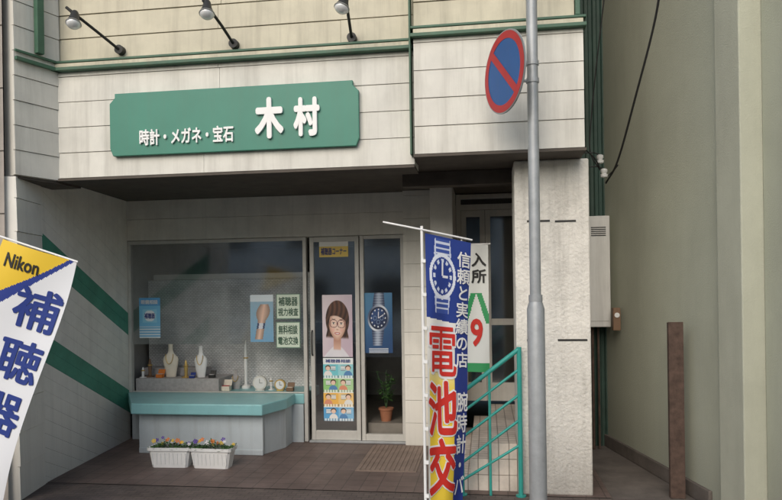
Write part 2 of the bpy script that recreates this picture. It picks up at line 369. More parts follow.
YD=7.5
dx0=xd+.005; dx1=X(519,300,YD)+.12; zdt=Z(485,207,YD)
fmz=MB(); w=.05
fmz.box(dx0,dx0+w,YD-.03,YD+.04,.35,zS-.01); fmz.box(dx1-w,dx1,YD-.03,YD+.04,.35,zS-.01)
xm=(X(486,300,YD)); fmz.box(dx0+w,dx1-w,YD-.028,YD+.04,zdt-.03,zdt+.03); fmz.box(dx0+w,dx1-w,YD-.028,YD+.04,zS-.06,zS-.012)
SD=fmz.build('door_frame','white',B,bevel=.004)
MB().box(dx0+w,dx1-w,YD,YD+.01,zdt+.03,zS-.06).build('transom_glass','glass',SD)
for (l,r) in ((dx0+w+.003,xm-.002),(xm+.002,dx1-w-.003)):
    mb=MB(); s_=.055; zb=.42
    mb.box(l,l+s_,YD-.02,YD+.02,zb,zdt-.035); mb.box(r-s_,r,YD-.02,YD+.02,zb,zdt-.035)
    for zz,hh in ((zb,.2),(1.25,.07),(zdt-.105,.07)): mb.box(l+s_,r-s_,YD-.018,YD+.018,zz,zz+hh)
    dd_=mb.build('door_leaf','white',B,bevel=.003)
    MB().box(l+s_,r-s_,YD-.003,YD+.003,zb+.2,zdt-.105).build('door_glass','glass',dd_)
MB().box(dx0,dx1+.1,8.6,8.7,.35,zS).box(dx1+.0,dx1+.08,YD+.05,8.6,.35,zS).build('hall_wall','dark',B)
s0=X(452,480,5.9)
for i in range(3):
    xs=s0+i*.17; mb=MB().box(xs,px0+.5,5.96,YD-.05,.13*i+.005,.13*(i+1)); mb.box(xs,px0-.004,5.56,5.959,.13*i+.005,.13*(i+1)); mb.build('step','step',B)
# window frames
zWb=.53
xl=xa+.01
xg1=X(306,330,YW)
wf=MB(); t=.035
wf.box(xl,xl+t,YW-.03,YW+.03,zWb,zWt-.002); wf.box(xl+t,xg1-.02,YW-.028,YW+.03,zWt-.04,zWt-.003); wf.box(xl+t,xg1-.02,YW-.02,YW+.01,zWb+.002,zWb+.016)
wf.box(xg1-.02,xg1+.02,YW-.035,YW+.035,0.01,zWt-.002)
WF=wf.build('display_window','alu',B,bevel=.003)
zpane=Z(220,344,YW)
MB().box(xl+t,xg1-.02,YW-.003,YW+.003,zpane,zWt-.04).build('pane','glass',WF)
xdr0=X(311,330,YW); xdr1=X(360,330,YW); xe=X(364,330,YW)
mb=MB(); s_=.045; mb.box(xdr0,xdr0+s_,YW-.022,YW+.018,.03,zWt-.005); mb.box(xdr1-s_,xdr1,YW-.022,YW+.018,.03,zWt-.005)
mb.box(xdr0+s_,xdr1-s_,YW-.02,YW+.016,.03,.13); mb.box(xdr0+s_,xdr1-s_,YW-.02,YW+.016,zWt-.06,zWt-.006)
DR=mb.build('shop_door','alu',B,bevel=.003)
MB().box(xdr0+s_,xdr1-s_,YW-.003,YW+.003,.13,zWt-.06).build('door_glass','glass',DR)
MB().tube([(xdr0+.022,YW-.03,.95),(xdr0+.022,YW-.055,.97),(xdr0+.022,YW-.055,1.2),(xdr0+.022,YW-.03,1.22)],.008).build('handle','black',DR,smooth=True)
MB().box(xdr0-.02,xb,YW-.06,YW+.04,.006,.028).build('threshold','steel',B,bevel=.003)
mb=MB(); mb.box(xe-.03,xe+.01,YW-.035,YW+.035,.03,zWt-.002); mb.box(xb-.04,xb-.002,YW-.035,YW+.03,.03,zWt-.002); mb.box(xe+.01,xb-.04,YW-.028,YW+.03,.03,.1); mb.box(xe+.01,xb-.04,YW-.028,YW+.03,zWt-.04,zWt-.003)
W2=mb.build('side_window','alu',B,bevel=.003)
MB().box(xe+.01,xb-.04,YW-.003,YW+.003,Z(380,357,YW),zWt-.04).build('pane','glass',W2)
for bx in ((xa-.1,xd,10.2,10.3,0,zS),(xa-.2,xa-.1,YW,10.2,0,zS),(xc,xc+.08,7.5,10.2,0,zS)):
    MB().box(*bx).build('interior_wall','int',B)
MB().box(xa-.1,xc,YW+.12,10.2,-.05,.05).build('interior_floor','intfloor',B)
MB().box(xa-.1,xc,YW+.101,10.2,zWt+.08,zWt+.13).build('interior_ceiling','int',B)
ka=X(131,410,6.45)
kb=X(263,440,6.55)
mb=MB(); mb.box(ka+.03,kb,6.55,YW+.6,.004,zWb-.11); mb.box(ka+.03,kb,6.542,6.552,.004,.06)
DC=mb.build('display_counter','counter',B,bevel=.006)
xr_=X(287,420,6.85)
MB().prism([(kb+.002,6.60,.006),(xr_-.03,6.90,.006),(xr_-.03,7.14,.006),(kb+.002,7.14,.006)],(0,0,zWb-.118)).build('counter_return','counter',DC)
MB().prism([(ka,6.45,zWb-.11),(X(262,410,6.45),6.45,zWb-.11),(xr_,6.85,zWb-.11),(xr_,7.163,zWb-.11),(xg1-.022,7.165,zWb-.11),(xg1-.022,7.85,zWb-.11),(xa+.03,7.85,zWb-.11),(xa+.005,7.16,zWb-.11)],(0,0,.11)).build('counter_top','blue',DC,bevel=.01)
MB().box(xl+.04,xg1-.03,7.16,7.18,.004,zWb-.113).build('window_base','counter',B)
MB().box(X(150,330,7.75),xg1-.03,7.72,7.74,zWb+.002,Z(250,279,7.7)).build('display_screen','mesh',B)
MB().box(xl+.04,xg1-.04,7.70,7.75,Z(250,279,7.7)+.005,Z(250,274,7.7)+.01).build('screen_rail','alu',B)
for (ax,w_,h_,lb) in ((X(330,330,9.6),1.0,1.5,'dark cabinet with shelves deep inside the shop behind the door'),):
    c=thing('display_cabinet',lb,'cabinet',(ax,9.6,.05))
    MB().box(ax-w_/2,ax+w_/2,9.4,9.75,.05,.6).build('body','intfloor',c)
    for q in (-1,1): MB().box(ax+q*(w_/2-.015)-.015,ax+q*(w_/2-.015)+.015,9.4,9.75,.602,h_).build('upright','alu',c)
    for q in (.9,1.2): MB().box(ax-w_/2+.032,ax+w_/2-.032,9.4,9.75,q,q+.02).build('shelf','white',c)
# ================================================================ SHOP SIGN
sg=P(234,120,YF)
SG=thing('shop_sign','long green plaque with clipped corners and white raised lettering on the fascia','sign',(sg.x,YF-.05,P(230,150,YF).z))
def sfn(u,v,w):
    x0=X(110,120,YF-.04); x1=X(359,120,YF-.04); zt=Z(234,87,YF-.04); zb=Z(234,151,YF-.04)
    return Vector((x0+(x1-x0)*u,YF-.045-w,zt+(zb-zt)*v))
poly=[(.022,0),(.022,.07),(0,.16),(0,.88),(.012,1.),(.988,1.),(1,.88),(1,.16),(.978,.07),(.978,0)]
MB().prism([sfn(u,v,0) for u,v in poly],(0,.04,0)).build('sign_board','sign',SG,bevel=.004)
text('small_lettering','時計・メガネ・宝石',sfn,.128,.512,.60,.86,'letter',SG,bold=.026,ex=.05,depth=.014,off=.0015)
mb=MB(); text('','木',sfn,.598,.712,.20,.84,'letter',None,bold=.045,ex=.05,depth=.02,off=.0015,mb=mb); text('','村',sfn,.750,.852,.23,.83,'letter',None,bold=.045,ex=.05,depth=.02,off=.0015,mb=mb)
mb.build('large_lettering','letter',SG)
# ================================================================ SPOTLIGHTS
def spot(wp,ends,lamp,label,aim):
    Wp=P(*wp,YF-.0); c=thing('spotlight',label,'lamp',Wp,'spotlights above the sign')
    MB().tube([Wp+Vector((0,.03,0)),Wp+Vector((0,-.025,0))],.038,16).build('wall_mount','black',c,smooth=True)
    E=[P(a,b,y) for a,b,y in ends]; Lp=P(*lamp)
    MB().tube([Wp+Vector((0,-.02,0))]+E,.012,8).build('arm','black',c,smooth=True)
    d=Vector(aim).normalized()
    MB().tube([E[-1],Lp-d*.05],.010,8).build('swivel','black',c)
    h=MB().tube([Lp-d*.085,Lp-d*.07,Lp-d*.02,Lp+d*.03],[.020,.028,.036,.054],20).build('lamp_head','black',c,smooth=True)
    MB().tube([Lp+d*.031,Lp+d*.036,Lp+d*.04],[.058,.060,.056],20).build('rim','lamp',h,smooth=True)
    MB().tube([Lp+d*.041,Lp+d*.052,Lp+d*.066,Lp+d*.074],[.053,.049,.034,.006],20).build('bulb','bulb',h,smooth=True)
spot((120,50),[(100,34,5.12),(66,7,4.9)],(74,20,4.9),'leftmost black arm spotlight above the green shop sign',(.1,-.35,-.9))
spot((234,44),[(222,26,5.12),(203,0,4.9)],(207,10,4.9),'middle black arm spotlight above the green shop sign',(.1,-.3,-.9))
spot((352,38),[(349,20,5.12),(345,-6,4.9)],(343,4,4.9),'rightmost black arm spotlight above the green shop sign',(-.2,-.3,-.9))
# ================================================================ POSTERS
def flat(pxl,pyt,pxr,pyb,Y):
    a=P(pxl,pyt,Y); x1=X(pxr,pyt,Y); zb=Z((pxl+pxr)/2,pyb,Y)
    return lambda u,v,w: Vector((a.x+(x1-a.x)*u,Y-w,a.z+(zb-a.z)*v))
def nz(u,v,s=1): return (math.sin(u*37.1*s+v*11.3)+math.sin(v*51.7*s-u*17.9)+math.sin((u+v)*29*s))/3
YP=7.193
def poster(name,rect,colfn,label,cat='poster',Y=YP,n=(50,60),texts=()):
    fn=flat(*rect,Y); o=sheet(name,fn,*n,colfn,label=label,cat=cat)
    for (s,u0,u1,v0,v1,mt,b) in texts: text('lettering',s,fn,u0,u1,v0,v1,mt,o,bold=b,off=.002)
    return o
def mixc(a,b,t):
    t=max(0,min(1,t)); return tuple(int(a[i]+(b[i]-a[i])*t) for i in range(3))
def c_blue(u,v):
    if v<.2: return (95,165,215)
    if .28<v<.62 and .15<u<.85:
        return (236,242,244) if ((u-.5)**2*4+(v-.45)**2*14)<.28 else (150,210,235)
    if v>.72: return (222,232,236) if int(v*30)%2 else (110,180,220)
    return (125,195,230)
poster('window_poster',(139,298,160,338),c_blue,'blue poster at the far left end of the display window',texts=[('眼鏡相談',.1,.9,.05,.16,'twhite',.02),('補聴器',.25,.75,.38,.52,'tblue',.02)])
def c_hand(u,v):
    if v<.14: return (220,232,238)
    cx=.62-.35*(v-.2)
    wd=.17 if v>.55 else .17+.12*math.sin(max(0,(v-.2))/.35*3.14)
    if .2<v<.95 and abs(u-cx)<wd:
        if .60<v<.72: return (60,75,110) if abs(u-cx)>.09 else (215,220,228)
        s_=1-.35*abs(u-cx)/wd; return (int(236*s_),int(200*s_),int(178*s_))
    return (120+int(40*(1-v))+int(6*nz(u,v)),170+int(20*(1-v)),205)
poster('window_poster',(250,295,273,342),c_hand,'pale blue poster of a hand left of the two green notices',n=(50,90))
def c_green(u,v):
    if u<.04 or u>.96 or v<.05 or v>.95: return (120,150,130)
    return (218,232,214)
poster('window_notice',(276,294,300,319),c_green,'upper of two pale green notices on the display window',cat='notice',n=(30,30),texts=[('補聴器',.1,.9,.12,.48,'dgreen',.02),('視力検査',.08,.92,.56,.88,'dgreen',.02)])
poster('window_notice',(276,322,300,348),c_green,'lower of two pale green notices on the display window',cat='notice',n=(30,30),texts=[('無料相談',.1,.9,.12,.48,'dgreen',.02),('電池交換',.08,.92,.56,.88,'dgreen',.02)])
def sm(e0,e1,t):
    t=max(0,min(1,(t-e0)/(e1-e0))); return t*t*(3-2*t)
def c_woman(u,v):
    # soft photographic portrait: short brown hair, rounder face, slim glasses, smile
    x=(u-.50)*.86+.03*(v-.46); y=(v-.47)*1.02-.03*(u-.5)
    c=mixc((236,222,226),(206,186,200),sm(0,1,u*.6+v*.5))
    # clothes
    sh=y-.36-.9*max(0,abs(x)-.08)**1.3
    c=mixc(c,(232,230,236),sm(-.01,.02,sh))
    c=mixc(c,(196,200,216),sm(0,.2,sh)*sm(.05,.4,abs(x))*.8)
    # back hair
    hr_=(x/.335)**2+((y+.07)/.315)**2
    st=.5+.5*math.sin(x*48+5*math.sin(y*7)+y*10)
    hc=mixc((50,32,27),(118,80,60),st*.6+.35*sm(.1,-.3,y+abs(x)*.4))
    c=mixc(c,hc,sm(1.06,.94,hr_))
    if y>-.05: c=mixc(c,hc,sm(.315,.295,abs(x)+.02*math.sin(y*20))*sm(.25,.19,y))
    # neck
    c=mixc(c,mixc((196,148,128),(224,184,164),sm(.25,.42,y)),sm(.115,.095,abs(x)+.0)*sm(.14,.18,y)*sm(.44,.40,y))
    # face
    fe=(x/.235)**2+((y-.01)/.262)**2+ (sm(.05,.25,y)*abs(x)*1.1)
    face=mixc((244,214,196),(206,160,138),sm(.3,1.0,fe))
    for sx in (-.125,.125):
        face=mixc(face,(234,166,152),.4*sm(1,0,((x-sx)/.07)**2+((y-.095)/.055)**2))
    face=mixc(face,(252,230,216),.5*sm(1,0,(x/.03)**2+((y-.03)/.06)**2))
    face=mixc(face,(204,150,130),.7*sm(1,.2,((x)/.045)**2+((y-.092)/.014)**2))
    c=mixc(c,face,sm(1.05,.97,fe))
    # fringe
    fr_=-.135+.9*(x+.08)**2-.0*x
    if hr_<1: c=mixc(c,hc,sm(.012,-.012,y-fr_))
    # brows eyes
    for sx in (-.11,.11):
        c=mixc(c,(92,62,50),.8*sm(1,.3,((x-sx)/.062)**2+((y+.072+.6*(x-sx)**2*6)/.010)**2))
        e=((x-sx)/.046)**2+((y+.008)/.017)**2
        c=mixc(c,(240,232,228),.8*sm(1,.6,e)); c=mixc(c,(40,26,24),sm(1,.5,((x-sx)/.02)**2+((y+.008)/.017)**2))
        c=mixc(c,(56,36,32),.8*sm(1,.4,((x-sx)/.05)**2+((y+.024)/.006)**2))
        g_=((abs(x-sx)/.100)**2.8+(abs(y+.004)/.060)**2.8)
        c=mixc(c,(110,44,54),sm(.80,.9,g_)*sm(1.28,1.14,g_))
    if abs(x)<.020: c=mixc(c,(110,44,54),sm(.012,.006,abs(y+.016)))
    # smile
    my=.158-1.5*x*x
    c=mixc(c,(200,92,94),sm(1.1,.8,(x/.082)**2+((y-my)/.022)**2))
    c=mixc(c,(250,244,240),sm(1.1,.7,(x/.062)**2+((y-my+.001)/.009)**2))
    return c
poster('door_poster',(322,295,352,357),c_woman,'poster of a woman with brown hair and glasses on the door',n=(90,180))
def c_grid(u,v):
    if v<.09: return (238,244,244)
    rows=[(120,205,215),(150,205,130),(244,190,90),(95,170,220)]
    w_=(v-.09)/.91; i=min(3,int(w_*4)); vv=(w_*4)%1; j=int(u*2); uu=(u*2)%1
    base=rows[i] if j==0 else mixc(rows[i],(250,250,245),.28)
    if vv<.04: return (246,246,242)
    if vv>.82: return mixc(base,(250,250,248),.75) if int(uu*16)%3 else mixc(base,(90,90,90),.4)
    cx=.32+.34*((i+j)%2)
    f=((uu-cx)/.15)**2+((vv-.34)/.15)**2
    if f<1: return (238,206,184)
    if ((uu-cx)/.19)**2+((vv-.29)/.19)**2<1: return (92,66,54)
    if ((uu-cx)/.28)**2+((vv-.82)/.32)**2<1: return [(236,236,232),(90,140,190),(225,150,120)][(i+j)%3]
    if abs(uu-(1-cx))<.16 and .15<vv<.5: return (250,250,246) if int(vv*26)%2 else mixc(base,(70,90,110),.5)
    return base
poster('door_poster',(323,358,353,421),c_grid,'tall brightly coloured grid poster on the lower half of the door',n=(70,180),texts=[('補聴器相談',.08,.92,.02,.075,'tblue',.015)])
def c_top(u,v): return (240,210,110) if v>.35 else (240,240,235)
poster('door_notice',(319,241,348,257),c_top,'small yellow notice at the top of the glass shop door',cat='notice',n=(20,20),texts=[('補聴器コーナー',.06,.94,.42,.88,'tblue',.02)])
def c_watch(u,v):
    x=(u-.5)+.08*(v-.42);y=v-.42
    r=math.hypot(x/.38,y/.22); an=math.atan2(y/.22,x/.38)
    bgc=mixc((84,140,178),(28,70,118),sm(0,1,v*.8+.25*u))
    c=bgc
    bw=.21-.22*max(0,abs(y)-.22)
    if v<.88:
        band=mixc((176,188,206),(58,70,98),sm(0,1,abs(x)/.21)+.18*math.sin(v*150))
        c=mixc(c,band,sm(bw+.015,bw-.005,abs(x)))
    c=mixc(c,mixc((224,230,238),(80,94,122),.5+.5*math.sin(an*2+.6)),sm(1.03,.99,r))
    c=mixc(c,(22,34,62),sm(.87,.83,r))
    c=mixc(c,mixc((46,78,132),(22,44,84),sm(-.15,.15,y+x*.5)),sm(.76,.72,r))
    if .60<r<.71: c=mixc(c,(228,232,238),sm(.80,.9,abs(math.cos(an*6))))
    for (ox,oy) in ((-.12,.0),(.0,.065),(.12,.0)):
        q=math.hypot((x-ox)/.065,(y-oy)/.037); c=mixc(c,(150,172,205),sm(.75,.85,q)*sm(1.05,.95,q))
    if -.11<y<0: c=mixc(c,(238,238,240),sm(.018,.010,abs(x)))
    if 0<x<.18: c=mixc(c,(238,238,240),sm(.011,.006,abs(y+.3*x)))
    if v>.91 and .15<u<.85: c=(214,222,230) if int(v*90)%2 else c
    return c
poster('window_poster',(364,293,392,353),c_watch,'blue poster of a round wristwatch on the window right of the door',n=(90,180))
# ================================================================ DISPLAY ITEMS
mb=MB(); mb.box(xl+.04,X(219,390,7.25),7.245,7.69,zWb+.001,zWb+.15)
PZ=zWb+.15
mb.build('display_plinth','carpet',label='grey carpeted plinth on the blue counter inside the display window',cat='plinth',bevel=.008)
mb=MB(); mb.box(X(143,380,7.5),X(205,380,7.5),7.5,7.69,PZ+.001,PZ+.09)
mb.build('display_plinth','carpet',label='smaller grey carpeted block standing on top of the wide plinth',cat='plinth',bevel=.008)
def bust(px,Y,z0,h,w,label,mat='velvet'):
    x=X(px,370,Y); c=thing('necklace_bust',label,'necklace display',(x,Y,z0))
    MB().lathe((x,Y,z0),[(w*.34,0),(w*.37,h*.02),(w*.40,h*.14),(w*.47,h*.30),(w*.54,h*.46),(w*.55,h*.53),(w*.50,h*.60),(w*.36,h*.66),(w*.22,h*.72),(w*.165,h*.80),(w*.16,h*.92),(w*.18,h)],24,1,.42).build('torso',mat,c,smooth=True)
    pts=[]
    for i in range(15):
        t=math.pi*(i/14); pts.append((x+w*.27*math.cos(t),Y-w*.20-.004-w*.03*math.sin(t),z0+h*.70-h*.30*math.sin(t)))
    MB().tube(pts,.004,6).build('necklace','gold',c)
def stand(px,Y,z0,h,w,label,mat):
    x=X(px,370,Y); c=thing('ring_stand',label,'jewellery stand',(x,Y,z0))
    MB().lathe((x,Y,z0),[(w*.5,0),(w*.5,h*.05),(w*.2,h*.08),(w*.17,h*.3),(w*.22,h*.5),(w*.14,h*.85),(w*.05,h)],16).build('stem',mat,c,smooth=True)
    MB().lathe((x,Y,z0+h*.62),[(w*.23,0),(w*.3,.004),(w*.3,.010),(w*.22,.014)],16).build('ring','gold',c,smooth=True)
def clock(px,Y,z0,h,label,mat='white'):
    x=X(px,370,Y); c=thing('table_clock',label,'clock',(x,Y,z0)); r=h/2
    MB().tube([(x,Y+.02,z0+r*1.05),(x,Y-.018,z0+r*1.05)],r*.95,24).build('case',mat,c,smooth=True)
    MB().tube([(x,Y-.0185,z0+r*1.05),(x,Y-.020,z0+r*1.05)],r*.75,24).build('dial','dial',c)
    MB().box(x-.002,x+.002,Y-.023,Y-.0205,z0+r*1.05,z0+r*1.6).build('hand','black',c)
    MB().box(x,x+r*.4,Y-.0265,Y-.0235,z0+r*1.05-.002,z0+r*1.05+.002).build('hand','black',c)
    MB().box(x-r*.6,x+r*.6,Y-.02,Y+.03,z0+.001,z0+r*.14).build('foot',mat,c)
def jbox(px,Y,z0,h,w,label,m1,m2):
    x=X(px,370,Y); c=thing('jewellery_box',label,'box',(x,Y,z0))
    MB().box(x-w/2,x+w/2,Y-w*.35,Y+w*.35,z0+.001,z0+h*.45).build('base',m1,c,bevel=.003)
    MB().obox((x-w/2,Y+w*.35,z0+h*.46),(w,0,0),(0,w*.25,h*.54),(0,.012,0)).build('lid',m1,c,bevel=.003)
    MB().box(x-w*.4,x+w*.4,Y-w*.28,Y+w*.28,z0+h*.455,z0+h*.5).build('cushion',m2,c,bevel=.003)
bust(171,7.40,PZ,.38,.17,'cream necklace bust on the grey plinth, larger and further left of two')
bust(201,7.38,PZ,.36,.14,'white necklace bust near the right end of the grey plinth','letter')
bust(236,7.5,zWb,.22,.12,'small grey necklace bust on the blue counter beside the tall white stand','carpet')
stand(246,7.55,zWb,.56,.10,'tall slender white ring stand on the blue counter','letter')
stand(186,7.34,PZ,.20,.10,'short brass ring stand between the two busts on the plinth','gold')
stand(150,7.38,PZ,.21,.10,'short brown ring stand at the left end of the plinth','brown')
stand(271,7.45,zWb,.15,.07,'tiny white ring stand between the two table clocks','letter')
stand(143,7.32,PZ,.12,.08,'tiny white ring stand at the far left of the plinth','letter')
jbox(160,7.32,PZ,.09,.08,'small orange jewellery box on the plinth below the cream bust','org','wht')
jbox(226,7.35,zWb,.12,.10,'small cream jewellery box on the counter right of the plinth','velvet','red')
jbox(212,7.32,PZ,.08,.07,'small black jewellery box at the right edge of the plinth','black','wht')
jbox(192,7.29,PZ,.06,.06,'tiny blue jewellery box in front of the white bust','tblue','wht')
jbox(290,7.36,zWb,.09,.08,'small brown jewellery box right of the brass clock by the window frame','brown','velvet')
clock(260,7.38,zWb,.17,'round white table clock on the counter, left of the brass one','white')
clock(280,7.38,zWb,.13,'round brass table clock at the right end of the counter','gold')
ex0=xe+.02
MB().box(ex0,xb-.05,7.28,7.7,.052,.2).build('window_ledge','intfloor',B)
pp=Vector((X(386,400,7.42),7.42,.2))
pt=thing('potted_plant','leafy potted plant behind the glass right of the shop door','plant',pp)
MB().lathe(pp,[(.055,0),(.075,.12),(.085,.125),(.085,.145),(.07,.145)],18).build('pot','terra',pt,smooth=True)
mb=MB(); lf=MB()
for i in range(9):
    a=random.uniform(0,6.28); l=random.uniform(.25,.5); e=pp+Vector((math.cos(a)*l*.25,math.sin(a)*l*.25,.14+l)); mb.tube([pp+Vector((0,0,.12)),pp+Vector((math.cos(a)*.03,math.sin(a)*.03,.14+l*.5)),e],.004,5)
    for k in range(14):
        t=random.uniform(.25,1); b=pp+Vector((0,0,.14))+(e-pp-Vector((0,0,.14)))*t; aa=random.uniform(0,6.28); d_=Vector((math.cos(aa),math.sin(aa),random.uniform(-.4,.5))).normalized(); s__=d_.cross(Vector((0,0,1))).normalized()*.018; ll=random.uniform(.06,.11)
        lf.add([b,b+d_*ll*.5+s__,b+d_*ll,b+d_*ll*.5-s__],[(0,1,2,3)])
mb.build('stem','leafd',pt); lf.build('foliage','leaf',pt)
# ================================================================ FLOWER PLANTERS
def petalflower(mb,c,r,nrm):
    n_=Vector(nrm).normalized(); a=n_.cross(Vector((0,0,1)));
    if a.length<.1: a=Vector((1,0,0))
    a.normalize(); b=n_.cross(a)
    for k in range(5):
        t=2*math.pi*k/5; d1=a*math.cos(t)+b*math.sin(t); t2=t+.5; t3=t-.5
        mb.add([c,c+(a*math.cos(t3)+b*math.sin(t3))*r*.8+n_*.004,c+d1*r+n_*.002,c+(a*math.cos(t2)+b*math.sin(t2))*r*.8+n_*.004],[(0,1,2,3)])
def planter(loc,label,seed,rz):
    rnd=random.Random(seed); c=thing('flower_planter',label,'planter',(0,0,0),'white flower planters by the counter')
    L=.41; w=.17; h=.19
    mb=MB(); b0=(L/2-.035,w/2-.02); b1=(L/2,w/2)
    def ring(hx,hy,z): 
        r=.02; return [(sx*(hx-(r if q==0 else 0)) ,sy*(hy-(r if q==1 else 0)),z) for sx,sy,q in ((-1,-1,1),(-1,-1,0),(1,-1,0),(1,-1,1),(1,1,1),(1,1,0),(-1,1,0),(-1,1,1))]
    rings=[ring(*b0,.0),ring(b1[0]-.006,b1[1]-.006,h-.03),ring(b1[0]+.006,b1[1]+.006,h-.028),ring(b1[0]+.006,b1[1]+.006,h),ring(b1[0]-.01,b1[1]-.01,h),ring(b1[0]-.014,b1[1]-.014,h-.03)]
    vs=[v for r_ in rings for v in r_]; fs=[tuple(reversed(range(8)))]
    for i in range(5):
        for k in range(8): fs.append((i*8+k,i*8+(k+1)%8,(i+1)*8+(k+1)%8,(i+1)*8+k))
    mb.add(vs,fs)
    for q in range(-4,5):
        mb.obox((q*.040-.005,-w/2+.013,.03),(.010,0,0),(0,.012,0),(0,-.012,.11))
    mb.build('trough','trough',c)
    MB().box(-L/2+.016,L/2-.016,-w/2+.016,w/2-.016,h-.045,h-.03).build('soil','soil',c)
    lf=MB()
    for i in range(460):
        x=rnd.uniform(-L/2,L/2); y=rnd.uniform(-w/2,w/2); z=h-.02+rnd.uniform(0,.08)*(1-.5*abs(x)/(L/2))*(.6+.4*math.sin(x*25+seed)); aa=rnd.uniform(0,6.28)
        d_=Vector((math.cos(aa),math.sin(aa),rnd.uniform(-.2,.9))).normalized(); s_=d_.cross(Vector((0,0,1))).normalized()*.008; ll=rnd.uniform(.02,.045); b=Vector((x,y,z)); lf.add([b,b+d_*ll*.5+s_,b+d_*ll,b+d_*ll*.5-s_],[(0,1,2,3)])
    lf.build('foliage','leaf',c)
    cs=['yel','pur','org','yel','wht','pur','yel','org','pur','yel','wht','org']
    for i in range(12):
        x=-L/2+.03+(L-.06)*i/11+rnd.uniform(-.015,.015); f=MB(); petalflower(f,Vector((x,rnd.uniform(-.08,.05),h+.012+rnd.uniform(0,.06))),rnd.uniform(.017,.026),(rnd.uniform(-.6,.6),-1,rnd.uniform(.2,1.2))); f.build('flower',cs[(i*5+seed)%12],c)
    c.location=loc; c.rotation_euler=(0,0,rz); ROOT[c.name]=Vector(loc)
planter((X(172,460,6.08),6.08,.004),'left white trough planter with pansies below the blue counter',3,R(3))
planter((X(213,460,6.08),6.08,.004),'right white trough planter with pansies below the blue counter',8,R(-2))
# ================================================================ BANNERS
bp0=P(424,240,4.9)
NB=thing('banner_flag','tall blue and yellow nobori banner with watch print and red lettering in front of pillar','banner',(bp0.x,4.9,0))
TL=P(425,233,4.9); TRr=P(471,243,5.12); BZ=.03
def nfn(u,v,w):
    x=TL.x+(TRr.x-TL.x)*u; y=TL.y+(TRr.y-TL.y)*u; zt=TL.z+(TRr.z-TL.z)*u; z=zt+(BZ-zt)*v
    wv=.014*math.sin(v*8+u*3)*min(1,u*2.2)*min(1,v*5)+.010*math.sin(u*9+v*3)*min(1,v*6)
    nrm=Vector((TRr.y-TL.y,-(TRr.x-TL.x),0)).normalized()
    p=Vector((x-.08*u*v,y,z)); return p+nrm*(wv+w)
def c_nob(u,v):
    x=(u-.37); y=(v-.145)
    edge=.70-.05*math.sin((v-.3)*4)
    if v<.30+.02*u:
        r=math.hypot(x/.30,y/.085)
        if .82<r<1.0: return (225,230,240)
        if r<=.82:
            if .58<r<.74 and int((math.atan2(y/.085,x/.30)+math.pi)/(2*math.pi)*24+.5)%2==0: return (215,222,235)
            if abs(x)<.022 and -.055<y<.0: return (235,235,240)
            if abs(y)<.0045 and 0<x<.13: return (235,235,240)
            return (38,62,140)
        if abs(x)<.19-.5*abs(abs(y)-.08) and r>=1 and abs(y)<.135: 
            if abs(abs(x)-.17)<.02 or int(v*150)%3==0: return (205,212,230)
            return (60,84,160)
        return (38,62,140)
    if u>edge: return (38,56,132)
    if v<.37+.12*(1-u): return (236,234,226)
    if u<.05: return (232,232,224)
    return mixc((236,234,226),(238,206,64),(v-.44)/.14)
fl=sheet('flag_cloth',nfn,80,320,c_nob,NB)
vtext('white_lettering','信頼と実績の店',nfn,.84,.26,.045,.054,'twhite',fl,bold=.018,pitch=.063,off=.005)
vtext('white_outline','電池交',nfn,.355,.60,.332,.180,'twhite',fl,bold=.06,pitch=.212,off=.003)
vtext('red_lettering','電池交',nfn,.355,.60,.332,.180,'tred',fl,bold=[.010,.028,.032],pitch=.212,off=.008)
vtext('strip_lettering','腕時計・バ',nfn,.85,.27,.575,.068,'twhite',fl,bold=.018,pitch=.080,off=.005)
MB().tube([(bp0.x-.015,4.895,.02),(bp0.x-.015,4.895,P(424,226,4.9).z)],.011,10).build('pole','letter',NB,smooth=True)
MB().tube([P(383,222,4.9),P(424,230,4.885),P(472,240,5.12)],.007,8).build('cross_arm','letter',NB,smooth=True)
for v in (.10,.22,.34,.46,.58,.70,.82,.94):
    p=nfn(0,v,0); MB().box(p.x-.03,p.x+.002,4.88,4.91,p.z-.012,p.z+.012).build('tie_loop','letter',NB)
MB().lathe((bp0.x-.015,4.78,0),[(.13,0),(.14,.01),(.14,.03),(.10,.04),(.03,.045)],24).build('base','letter',NB,smooth=True)
NL=thing('banner_flag','slanting white nobori banner with blue lettering at the left edge','banner',(P(-10,400,4.3).x,4.3,0))
def lfn(u,v,w):
    px=3+72*u-84*v; py=239+23*u+278*v
    wv=.022*math.sin(u*4+v*6)+.006*math.sin(v*13+u*4)
    p=P(px+2*math.sin(v*8)*u,py,4.3); return p+Vector((0,-wv-w,0))
def c_left(u,v):
    e=.205-.19*u-.04*u*u
    if v<e: return (236,198,55)
    if v<e+.018+.05*(1-u)**2: return (40,60,140)
    if u<.10+.03*math.sin(v*6) and v<.62: return (236,198,55) if u<.05 else (40,60,140)
    return (230,232,235)
fl=sheet('flag_cloth',lfn,80,220,c_left,NL)
text('maker_lettering','Nikon',lfn,.14,.58,.035,.085,'black',fl,bold=.02,off=.004)
vtext('blue_lettering','補聴器',lfn,.68,.50,.135,.135,'tblue',fl,bold=.022,pitch=.185,off=.005,drift=-.02)
MB().tube([P(-25,228,4.32),P(78,262,4.32)],.007,8).build('cross_arm','letter',NL,smooth=True)
MB().tube([Vector((P(-14,233,4.34).x,4.34,.05)),P(-14,226,4.34)],.011,10).build('pole','letter',NL,smooth=True)
b_=P(-14,233,4.34); MB().lathe((b_.x,4.34,0),[(.16,0),(.18,.02),(.18,.06),(.12,.09),(.03,.1)],24).build('base','letter',NL,smooth=True)
NS=thing('small_banner','small white hanging banner with green roof print behind the blue banner','banner',(P(475,370,6.2).x,6.2,P(475,372,6.2).z))
fs_=flat(463,245,488,372,6.2)
